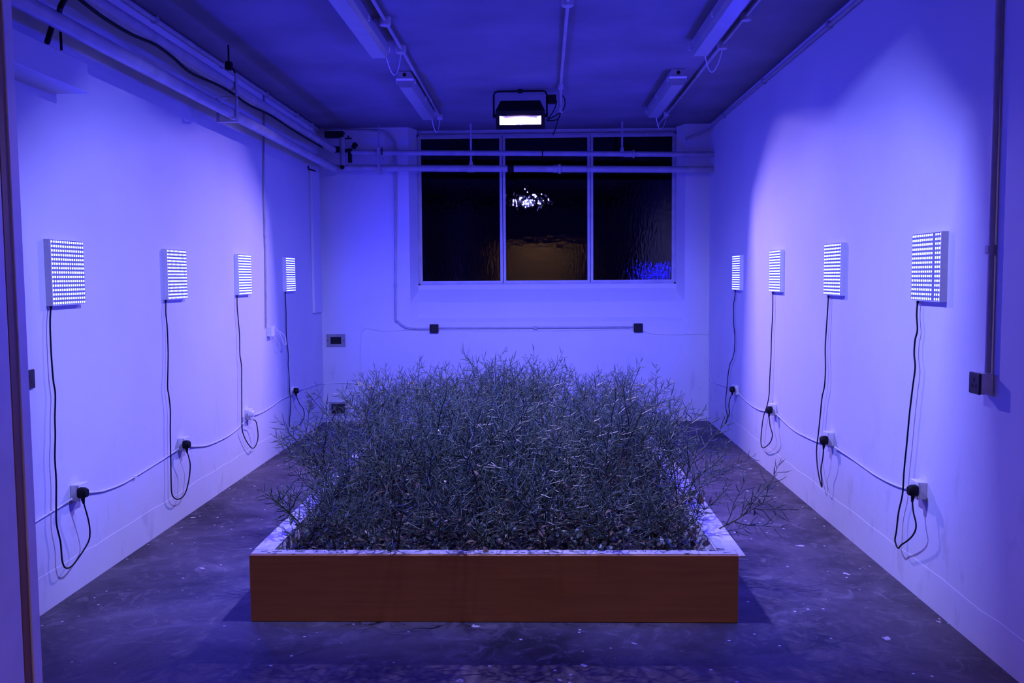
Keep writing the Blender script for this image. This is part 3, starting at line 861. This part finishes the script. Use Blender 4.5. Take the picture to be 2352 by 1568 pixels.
ZK = ZC - .022
def ceil_conduit(pts, label, boxes):
    base = Vector(pts[0]); root = empty('ceiling_conduit', base)
    b = MB(); b.tube([Vector(p) - base for p in pts], .011, 8); b.build('conduit_tube', M['pipe'], root, True)
    for (x, y, r, h) in boxes:
        p = Vector((x, y, ZC)) - base
        b = MB(); b.tube([p, p + Vector((0, 0, -h * .85)), p + Vector((0, 0, -h))], [r, r, r * .85], 14); b.build('junction_box', M['pipe'], root, True)
    tag(root, label, 'conduit', 'conduits across the ceiling')
ceil_conduit([(-.895, 3.2, ZK), (-.905, 6.2, ZK), (-.925, 8.75, ZK)], 'ceiling conduit beside the left tube lights', [(-.903, 5.49, .036, .05), (-.91, 6.16, .036, .05), (-.925, 7.97, .018, .03), (-.926, 8.74, .03, .05)])
ceil_conduit([(1.262, 3.2, ZK), (1.248, 6.2, ZK), (1.25, 9.40, ZK)], 'ceiling conduit beside the right tube lights', [(1.255, 5.50, .034, .05), (1.248, 6.15, .036, .055), (1.245, 8.0, .018, .03), (1.25, 8.75, .026, .04)])
ceil_conduit([(.170, 3.2, ZK), (.183, 5.2, ZK), (.203, 7.50, ZK)], 'middle ceiling conduit leading to the lit floodlight', [(.181, 5.18, .036, .045), (.203, 7.45, .024, .04)])

def flex(a, b_, drop, label):
    a, b_ = Vector(a), Vector(b_)
    pts = []
    for i in range(9):
        t = i / 8
        p = a.lerp(b_, t); p.z -= drop * math.sin(math.pi * t) ** .8; p.y += .05 * math.sin(math.pi * t)
        pts.append(p)
    run('flex_drop', pts, .0035, label, 'plastic', 'cable', 'flex loops at the tube lights', n=6, k=2)
flex((-1.00, 6.05, 3.03), (-.91, 6.16, 3.04), .14, 'thin flex loop at the end of the left tube light, nearer the camera')
flex((-.97, 8.40, 3.03), (-.926, 8.74, 3.04), .13, 'thin flex loop at the end of the left tube light, near the window')
flex((1.12, 6.12, 3.03), (1.248, 6.15, 3.035), .14, 'thin flex loop at the end of the right tube light, nearer the camera')
flex((1.10, 8.42, 3.03), (1.25, 8.75, 3.05), .13, 'thin flex loop at the end of the right tube light, near the window')


# ------------------------------------------------------------------ floodlights
def floodlight(x, y, z, toward, lamp, label):
    """lamp tube at (x, y, z); toward = +1 shines to the back wall, -1 to the camera; tipped 50 degrees down"""
    root = empty('floodlight', (x, y, z), 0 if toward > 0 else math.pi)
    e = math.radians(-50.5)
    R = Matrix.Rotation(e, 4, 'X')
    def T(p): return R @ Vector(p)
    ap = .054                               # aperture plane in front of the lamp
    def addT(b, vs, fs): b.add([T(v) for v in vs], fs)
    b = MB()
    fo = [(-.205, ap, -.098), (.205, ap, -.098), (.205, ap, .098), (-.205, ap, .098)]
    bo = [(-.165, ap - .17, -.065), (.165, ap - .17, -.065), (.165, ap - .17, .065), (-.165, ap - .17, .065)]
    fi = [(-.172, ap, -.045), (.172, ap, -.045), (.172, ap, .045), (-.172, ap, .045)]
    addT(b, fo + bo + fi, [(0, 1, 5, 4), (1, 2, 6, 5), (2, 3, 7, 6), (3, 0, 4, 7), (4, 5, 6, 7), (0, 8, 9, 1), (1, 9, 10, 2), (2, 10, 11, 3), (3, 11, 8, 0)])
    hs = b.build('lamp_housing', M['blackmetal'], root)
    b = MB()
    fr = [(-.172, ap, -.045), (.172, ap, -.045), (.172, ap, .045), (-.172, ap, .045)]
    br = [(-.120, ap - .10, -.026), (.120, ap - .10, -.026), (.120, ap - .10, .026), (-.120, ap - .10, .026)]
    addT(b, fr + br, [(0, 4, 5, 1), (1, 5, 6, 2), (2, 6, 7, 3), (3, 7, 4, 0), (7, 6, 5, 4)])
    b.build('reflector', M['reflector'], root)
    b = MB(); addT(b, [(-.178, ap + .002, -.050), (.178, ap + .002, -.050), (.178, ap + .002, .050), (-.178, ap + .002, .050)], [(0, 1, 2, 3)])
    b.build('front_glass', M['clear'], hs)
    b = MB(); b.tube([T((-.065, -.018, 0)), T((-.055, -.018, 0)), T((.055, -.018, 0)), T((.065, -.018, 0))], [.006, .010, .010, .006], 10)
    b.build('lamp_tube', emission_material('hot_lamp_tube', lamp[1], 4.0, False), root, True)
    # frame clips on the rim
    for sx in (-1, 1):
        b = MB()
        c = [(sx * .165 - .012, ap - .004, .080), (sx * .165 + .012, ap + .010, .112)]
        lo, hi = c
        b2 = MB(); b2.box(lo, hi); b.add([T(v) for v in b2.v], b2.f); b.build('rim_clip', M['blackmetal'], hs)
    # U bracket up to the ceiling
    zc = ZC - z
    b = MB()
    b.tube([(-.222, 0, 0), (-.222, 0, zc - .045), (-.21, 0, zc - .022), (-.185, 0, zc - .016), (.185, 0, zc - .016), (.21, 0, zc - .022), (.222, 0, zc - .045), (.222, 0, 0)], .008, 8)
    b.cyl((-.230, 0, 0), (-.17, 0, 0), .016, 12); b.cyl((.230, 0, 0), (.17, 0, 0), .016, 12)
    b.cyl((0, 0, zc - .03), (0, 0, zc), .02, 12)
    b.build('bracket', M['blackmetal'], root, True)
    ld = bpy.data.lights.new('lamp_light', 'AREA')
    ld.shape = 'RECTANGLE'; ld.size = .11; ld.size_y = .022; ld.spread = math.radians(172)
    ld.energy = lamp[0]; ld.color = lamp[1]
    lo = bpy.data.objects.new('lamp_light', ld); COL.objects.link(lo); lo.parent = root
    lo.rotation_euler = (math.radians(90 - 84), 0, 0)    # the asymmetric reflector throws most light steeply down
    l2 = bpy.data.lights.new('lamp_beam', 'AREA')        # the mirror at the back of the trough adds a forward beam
    l2.shape = 'RECTANGLE'; l2.size = .11; l2.size_y = .022; l2.spread = math.radians(95)
    l2.energy = lamp[2]; l2.color = lamp[1]
    lo = bpy.data.objects.new('lamp_beam', l2); COL.objects.link(lo); lo.parent = root
    lo.location = (0, .002, -.002); lo.rotation_euler = (math.radians(90 - 22), 0, 0)
    tag(root, label, 'floodlight', 'black floodlights on the ceiling')
    return root

floodlight(-.130, 7.62, 2.872, -1, LAMP_REAR, 'lit black floodlight hanging from the ceiling in front of the window')
floodlight(-.127, 3.82, 2.850, 1, LAMP_FRONT, 'matching floodlight on the ceiling above the front of the planter, out of view')

# connection box and leads of the visible floodlight
s = empty('lamp_connector', (.205, 7.60, ZC))
b = MB(); b.tube([(0, -.10, -.022), (0, -.02, -.030), (0, .0, -.075), (0, .01, -.16)], [.012, .014, .014, .014], 10)
b.tube([(0, .01, -.15), (0, .012, -.20)], .020, 10); b.build('gland', M['pipe'], s, True)
b = MB(); b.box((-.105, -.03, -.125), (-.035, .03, -.055), .006); b.build('black_box', M['black'], s)
b = MB()
b.tube(smooth_path([(-.03, 0, -.10), (-.05, 0, -.17), (-.09, .01, -.23), (-.115, .02, -.255)], 4), .005, 6)
b.tube(smooth_path([(0, .012, -.20), (-.02, .0, -.25), (-.07, .0, -.265), (-.115, .02, -.26)], 4), .005, 6)
b.tube(smooth_path([(0, .0, -.04), (.035, .0, -.09), (.03, 0, -.16), (-.02, 0, -.21), (-.10, .02, -.25)], 4), .005, 6)
b.tube(smooth_path([(-.02, .0, -.25), (-.035, .10, -.30), (-.06, .14, -.36)], 4), .005, 6)
b.build('lead_wires', M['black'], s, True)
tag(s, 'small junction with tangled black leads beside the lit floodlight', 'junction box')


# ------------------------------------------------------------------ planter box
PXa, PXb, PYa, PYb, PH = -1.287, 0.878, 3.88, 7.54, 0.304
pc = ((PXa + PXb) / 2, PYa)
planter = empty('planter_box', (pc[0], PYa, 0))
tag(planter, 'large low brown plywood planter with pale timber rim on the floor', 'planter')
def pl(x, y, z): return (x - pc[0], y - PYa, z)
b = MB(); b.box(pl(PXa, PYa, .002), pl(PXb, PYa + .018, PH - .002), .001); b.build('front_board', M['ply'], planter)
b = MB(); b.box(pl(PXa, PYb - .018, .002), pl(PXb, PYb, PH - .002), .001); b.build('back_board', M['ply'], planter)
b = MB(); b.box(pl(PXa, PYa + .018, .002), pl(PXa + .018, PYb - .018, PH - .004), .001); b.build('side_board', M['ply'], planter)
b = MB(); b.box(pl(PXb - .018, PYa + .018, .002), pl(PXb, PYb - .018, PH - .004), .001); b.build('side_board', M['ply'], planter)
b = MB(); b.box(pl(PXa + .001, PYa + .0185, .06), pl(PXb - .001, PYa + .074, PH + .002), .002); b.build('rim_rail', M['rail'], planter)
b = MB(); b.box(pl(PXa + .0185, PYa + .0745, .06), pl(PXa + .088, PYb - .0745, PH - .004), .002); b.build('rim_rail', M['rail'], planter)
b = MB(); b.box(pl(PXb - .085, PYa + .0745, .06), pl(PXb - .0185, PYb - .0745, PH - .004), .002); b.build('rim_rail', M['rail'], planter)
b = MB(); b.box(pl(PXa + .018, PYb - .074, .06), pl(PXb - .018, PYb - .0205, PH), .002); b.build('rim_rail', M['rail'], planter)
b = MB(); b.box(pl(PXb + .001, PYa - .006, PH - .007), pl(PXb + .030, PYb, PH + .002), .002); tag(b.build('cladding_strip', M['rail'], planter), 'pale strip overshooting the right side')
for xa, xb in ((PXa, PXa + .092), (PXb - .088, PXb)):
    b = MB(); b.box(pl(xa, PYa + .0745, PH - .0035), pl(xb, PYb - .019, PH + .003), .001); b.build('rim_cap', M['rail'], planter)
# pale liner sheet folded over the inside of the right rail
rnd = random.Random(3)
b = MB(); n = 60; vs = []; fs = []
for i in range(n + 1):
    y = PYa + .08 + 2.6 * i / n
    w = .018 * math.sin(i * .9) + .012 * math.sin(i * 2.3 + 1)
    vs += [pl(PXb - .13 + w, y, .17), pl(PXb - .105 + w * .8, y, .27 + w * .3), pl(PXb - .085 + w * .4, y, PH + .006 + abs(w) * .2), pl(PXb - .052 + w * .7, y, PH + .005), pl(PXb - .05 + w * .7, y, PH + .002)]
for i in range(n):
    for k in range(4):
        fs.append((i * 5 + k, i * 5 + k + 1, i * 5 + 6 + k, i * 5 + 5 + k))
b.add(vs, fs); b.build('liner_sheet', M['liner'], planter, True)
# soil
SZ = .215
b = MB(); nx, ny = 30, 50; vs = []; fs = []
for j in range(ny + 1):
    for i in range(nx + 1):
        vs.append(pl(PXa + .085 + (PXb - PXa - .165) * i / nx, PYa + .07 + (PYb - PYa - .14) * j / ny, SZ + rnd.uniform(-.012, .016)))
for j in range(ny):
    for i in range(nx):
        a = j * (nx + 1) + i
        fs.append((a, a + 1, a + nx + 2, a + nx + 1))
b.add(vs, fs); tag(b.build('soil_bed', M['soil'], planter, True), kind='stuff')


# ------------------------------------------------------------------ the seed-pod plants
def rot_about(v, axis, a):
    return Matrix.Rotation(a, 3, axis) @ v

def leaf_add(b, p, d, up, ln, w, mi):
    d = d.normalized(); side = d.cross(up)
    if side.length < 1e-4: side = d.orthogonal()
    side.normalize(); nrm = side.cross(d)
    pts = []
    for t, ww, dz in ((0, .12, 0), (.3, .9, .06), (.62, 1.0, .03), (1.0, .08, -.16)):
        c = p + d * (ln * t) + nrm * (ln * dz)
        pts += [c - side * (w * ww * .5) + nrm * (w * .12), c, c + side * (w * ww * .5) + nrm * (w * .12)]
    fs = []
    for i in range(3):
        for k in range(2):
            fs.append((i * 3 + k, i * 3 + k + 1, i * 3 + 4 + k, i * 3 + 3 + k))
    b.add(pts, fs, mi)

def plant_meshes(seed, h, nbr, pods_per, leaves, flowers=0, curl=.25):
    r = random.Random(seed)
    st, pd, lf, fl = MB(), MB(), MB(), MB()
    up = Vector((0, 0, 1))
    ax = Vector((r.uniform(-1, 1), r.uniform(-1, 1), 0)) * curl
    main = []
    for i in range(7):
        t = i / 6
        main.append(Vector((ax.x * h * t * t + r.uniform(-.008, .008), ax.y * h * t * t + r.uniform(-.008, .008), h * t * (1 - .08 * t))))
    st.tube(main, [.0052 - .0040 * i / 6 for i in range(7)], 5, False)
    def at(path, t):
        f = t * (len(path) - 1); i = min(int(f), len(path) - 2)
        return path[i].lerp(path[i + 1], f - i), (path[i + 1] - path[i]).normalized()
    def raceme(path, t0, t1, n):
        for k in range(n):
            t = t0 + (t1 - t0) * (k + r.uniform(-.3, .3)) / n
            t = max(0.02, min(.99, t))
            p, d = at(path, t)
            o = d.orthogonal().normalized()
            o = rot_about(o, d, k * 2.4 + r.uniform(-.5, .5))
            dirp = (d * r.uniform(.45, 1.0) + o).normalized()
            ped = r.uniform(.012, .022)
            ln = r.uniform(.055, .098) * (1 - .45 * max(0, (t - .55) / .45))
            bend = (d * .5 + up * .3 + o * r.uniform(-.4, .2))
            q = p + dirp * ped
            m1 = q + dirp * ln * .5
            m2 = m1 + (dirp + bend * .35).normalized() * ln * .5
            rr = r.uniform(.0019, .0031)
            pd.tube([p, q, m1, m2], [.0006, rr, rr, .0003], 3, False)
        # unopened tip
        p, d = at(path, .99)
        st.tube([p, p + d * .03], [.0010, .0004], 3, False)
        for k in range(3):
            o = rot_about(d.orthogonal().normalized(), d, r.uniform(0, 6.28))
            st.tube([p + d * .008 * k, p + d * (.008 * k + .012) + o * .012], [.0006, .0010], 3, False)
        if flowers:
            for k in range(flowers):
                o = rot_about(d.orthogonal().normalized(), d, k * 1.57 + r.uniform(0, .6))
                c = p + d * .02 + o * .008
                for j in range(4):
                    oo = rot_about(d.orthogonal().normalized(), d, j * 1.57)
                    leaf_add(fl, c, oo + d * .3, d, .007, .006, 0)
    raceme(main, .55, 1.0, pods_per)
    for k in range(nbr):
        t = .25 + .62 * (k + r.uniform(0, .8)) / nbr
        p, d = at(main, t)
        o = rot_about(Vector((1, 0, 0)), up, k * 2.4 + r.uniform(-.5, .5))
        ln = h * r.uniform(.38, .62) * (1.15 - .5 * t)
        dirb = (up * r.uniform(.55, 1.0) + o * r.uniform(.6, 1.0)).normalized()
        br = []
        for i in range(5):
            s_ = i / 4
            br.append(p + dirb * ln * s_ + up * (ln * .16 * s_ * s_) + Vector((r.uniform(-.006, .006), r.uniform(-.006, .006), 0)))
        st.tube(br, [.0031, .0027, .0022, .0017, .0010], 4, False)
        raceme(br, .22, 1.0, pods_per)
        if r.random() < .8:
            leaf_add(lf, p, o + up * r.uniform(-.6, .5), up, r.uniform(.035, .07), r.uniform(.012, .024), 0 if r.random() < .6 else 1)
    for k in range(leaves):
        t = r.uniform(.04, .45)
        p, d = at(main, t)
        o = rot_about(Vector((1, 0, 0)), up, r.uniform(0, 6.28))
        pe = p + (o + up * r.uniform(-.2, .7)).normalized() * r.uniform(.02, .06)
        st.tube([p, pe], [.0012, .0009], 3, False)
        leaf_add(lf, pe, o + up * r.uniform(-1.0, .3), up, r.uniform(.035, .075), r.uniform(.018, .040), 0 if r.random() < .7 else 1)
    return st, pd, lf, fl

PROTO = []
def make_proto(seed, h, nbr, ppr, leaves, flowers=0, curl=.25):
    st, pd, lf, fl = plant_meshes(seed, h, nbr, ppr, leaves, flowers, curl)
    ms = []
    for nm, mb, mat in (('stem', st, [M['stem']]), ('seed_pods', pd, [M['pod']]), ('foliage', lf, [M['leaf'], M['dry']]), ('flower_heads', fl, [M['flower']])):
        if not mb.v: continue
        me = bpy.data.meshes.new(nm); me.from_pydata(mb.v, [], mb.f)
        for m_ in mat: me.materials.append(m_)
        me.polygons.foreach_set('material_index', mb.mi)
        me.polygons.foreach_set('use_smooth', [nm in ('stem', 'seed_pods')] * len(me.polygons))
        me.update()
        ms.append((nm, me))
    return ms

rr_ = random.Random(11)
TALL = [make_proto(100 + i, .61, 6, 10, 7, 0, .25) for i in range(8)]
MID = [make_proto(200 + i, .50, 7, 10, 7, 0, .38) for i in range(10)]
LOW = [make_proto(300 + i, .37, 7, 9, 8, 0, .55) for i in range(6)]
FLOW = [make_proto(400 + i, .60, 5, 12, 8, 3, .15) for i in range(2)]

def place_plant(ms, x, y, z, rz, lean_dir, lean, sc, label, group):
    root = empty('podded_plant', (x, y, z))
    ax = Vector((-math.sin(lean_dir), math.cos(lean_dir), 0))
    root.rotation_euler = (Matrix.Rotation(lean, 3, ax) @ Matrix.Rotation(rz, 3, 'Z')).to_euler()
    root.scale = (sc, sc, sc)
    for nm, me in ms:
        o = bpy.data.objects.new(nm, me.copy()); COL.objects.link(o); o.parent = root   # own mesh: renders faster than overlapping instances
        if nm != 'stem': o['kind'] = 'stuff'
    tag(root, label, 'plant', group)
    return root

def top_limit(px):
    """height of the plant crowns along the back of the bed, in photo pixels"""
    prof = [(600, 985), (700, 960), (780, 905), (850, 870), (930, 872), (1000, 850), (1080, 830), (1150, 832), (1220, 845), (1300, 865), (1380, 895), (1430, 860), (1480, 880), (1530, 930), (1600, 980), (1700, 1000)]
    for (a, ya), (b_, yb) in zip(prof[:-1], prof[1:]):
        if a <= px <= b_: return ya + (yb - ya) * (px - a) / (b_ - a)
    return 985

NXP, NYP = 12, 22
x_in0, x_in1, y_in0, y_in1 = PXa + .13, PXb - .12, PYa + .12, PYb - .12
for j in range(NYP):
    for i in range(NXP):
        u, v = (i + rr_.uniform(.1, .9)) / NXP, (j + rr_.uniform(.1, .9)) / NYP
        x, y = x_in0 + (x_in1 - x_in0) * u, y_in0 + (y_in1 - y_in0) * v
        edge_l, edge_r, front, back = u < .12, u > .88, v < .10, v > .82
        if front or (v < .16 and rr_.random() < .5): ms = rr_.choice(LOW)
        elif v > .55: ms = rr_.choice(TALL if rr_.random() < .75 else MID)
        else: ms = rr_.choice(MID if rr_.random() < .7 else TALL)
        if rr_.random() < .045 and v > .6: ms = rr_.choice(FLOW)
        ld = rr_.uniform(0, 6.28); le = abs(rr_.gauss(0, .14))
        if edge_l: ld, le = math.pi + rr_.uniform(-.6, .6), rr_.uniform(.05, .38)
        if edge_r: ld, le = rr_.uniform(-.6, .6), rr_.uniform(.0, .26)
        if front: ld, le = -math.pi / 2 + rr_.uniform(-.9, .9), rr_.uniform(0, .25)
        sc = rr_.uniform(.74, 1.14)
        if v > .5: sc *= (.90 if u > .3 else .89) + .15 * math.exp(-((u - .45) / .3) ** 2) - .12 * (u > .72 and u < .80)
        third = 'left' if u < .36 else ('right' if u > .64 else 'centre')
        depth = 'front' if v < .36 else ('rear' if v > .62 else 'middle')
        if front: lb, gr = f'low leafy podded plant in the front rows of the planter, {third} third', 'plants in the front rows of the planter'
        elif edge_l: lb, gr = f'podded plant leaning out along the left rim, {depth} part of the planter', 'plants along the left rim'
        elif edge_r: lb, gr = f'podded plant leaning out along the right rim, {depth} part of the planter', 'plants along the right rim'
        elif back: lb, gr = f'tall podded plant in the rear rows before the back wall, {third} third', 'plants in the rear rows'
        else: lb, gr = f'slender podded plant in the dense bed, {third} third of its {depth} part', 'plants in the middle of the planter'
        if ms in FLOW: lb, gr = 'podded plant still carrying a few small yellow flowers', 'plants with yellow flowers'
        place_plant(ms, x, y, SZ - .01, rr_.uniform(0, 6.28), ld, le, sc, lb, gr)

# strongly leaning plants that stand out in the photograph
place_plant(MID[0], PXb - .12, 4.30, SZ, 1.0, .15, .95, .95, 'sprawling podded plant hanging far over the right rim near the front', None)
place_plant(TALL[1], PXb - .11, 4.85, SZ, 2.2, .2, .62, .80, 'podded plant bending over the right rim behind the sprawling one', None)
place_plant(TALL[2], PXa + .12, 5.55, SZ, .4, 2.9, .62, .95, 'thin podded plant reaching furthest left toward the wall', None)
place_plant(MID[3], PXa + .12, 4.95, SZ, 3.4, 3.0, .35, 1.0, 'thin podded plant rising over the left rim near the front', None)
place_plant(FLOW[1], PXb - .11, 7.05, SZ, 1.2, .0, .42, .95, 'single stalk standing apart above the floor at the back right', None)

# two withered leaves caught on the right rim
q = Vector((.86, 4.78, .36))
b = MB(); leaf_add(b, Vector((0, 0, 0)), Vector((.2, -.2, -.9)), Vector((.3, -1, .2)), .075, .045, 0); leaf_add(b, Vector((-.03, 0, .01)), Vector((-.3, -.1, -.9)), Vector((0, -1, .2)), .07, .03, 0)
b.tube([(0, 0, 0), (-.03, .02, .05), (-.06, .06, -.06)], .0012, 4)
o = b.build('withered_leaf', M['dry']); o.location = q
tag(o, 'pair of pale withered leaves hanging at the right rim', 'leaf')

# leafy undergrowth and litter between the stems
r2 = random.Random(77)
b = MB()
for k in range(3000):
    x, y = r2.uniform(x_in0 - .02, x_in1 + .0), PYa + .09 + (PYb - PYa - .2) * r2.random() ** 1.25
    z = SZ + .005 + .13 * r2.random() ** 1.6
    a = r2.uniform(0, 6.28)
    leaf_add(b, Vector((x, y, z)), Vector((math.cos(a), math.sin(a), r2.uniform(-.7, .5))), Vector((0, 0, 1)), r2.uniform(.022, .058), r2.uniform(.010, .028), 0 if r2.random() < .75 else 1)
for k in range(4200):
    x, y = r2.uniform(x_in0, x_in1), PYa + .09 + (PYb - PYa - .2) * r2.random() ** 1.25
    a = r2.uniform(0, 6.28); ln = r2.uniform(.05, .14); dz = r2.uniform(-.03, .11)
    p = Vector((x, y, SZ + .02 + .12 * r2.random())); d = Vector((math.cos(a) * ln, math.sin(a) * ln, dz))
    b.tube([p, p + d * .5 + Vector((0, 0, .012)), p + d], [.0014, .0012, .0006], 3, False, 2)
o = b.build('undergrowth', [M['leaf'], M['dry'], M['stem']]); 
tag(o, 'tangle of dark leaves and dry stalks covering the soil of the planter', 'undergrowth', kind='stuff')

# litter on the front rim
b = MB()
for k in range(120):
    x = r2.uniform(PXa + .05, PXb - .05); y = PYa + r2.uniform(.005, .07); a = r2.uniform(0, 6.28); ln = r2.uniform(.01, .05)
    p = Vector((x, y, PH + .003))
    b.tube([p, p + Vector((math.cos(a) * ln, math.sin(a) * ln * .5, .002))], .0012, 3, False)
tag(b.build('rim_litter', M['stem']), 'scattered bits of stalk lying on the planter rim', 'litter', kind='stuff')
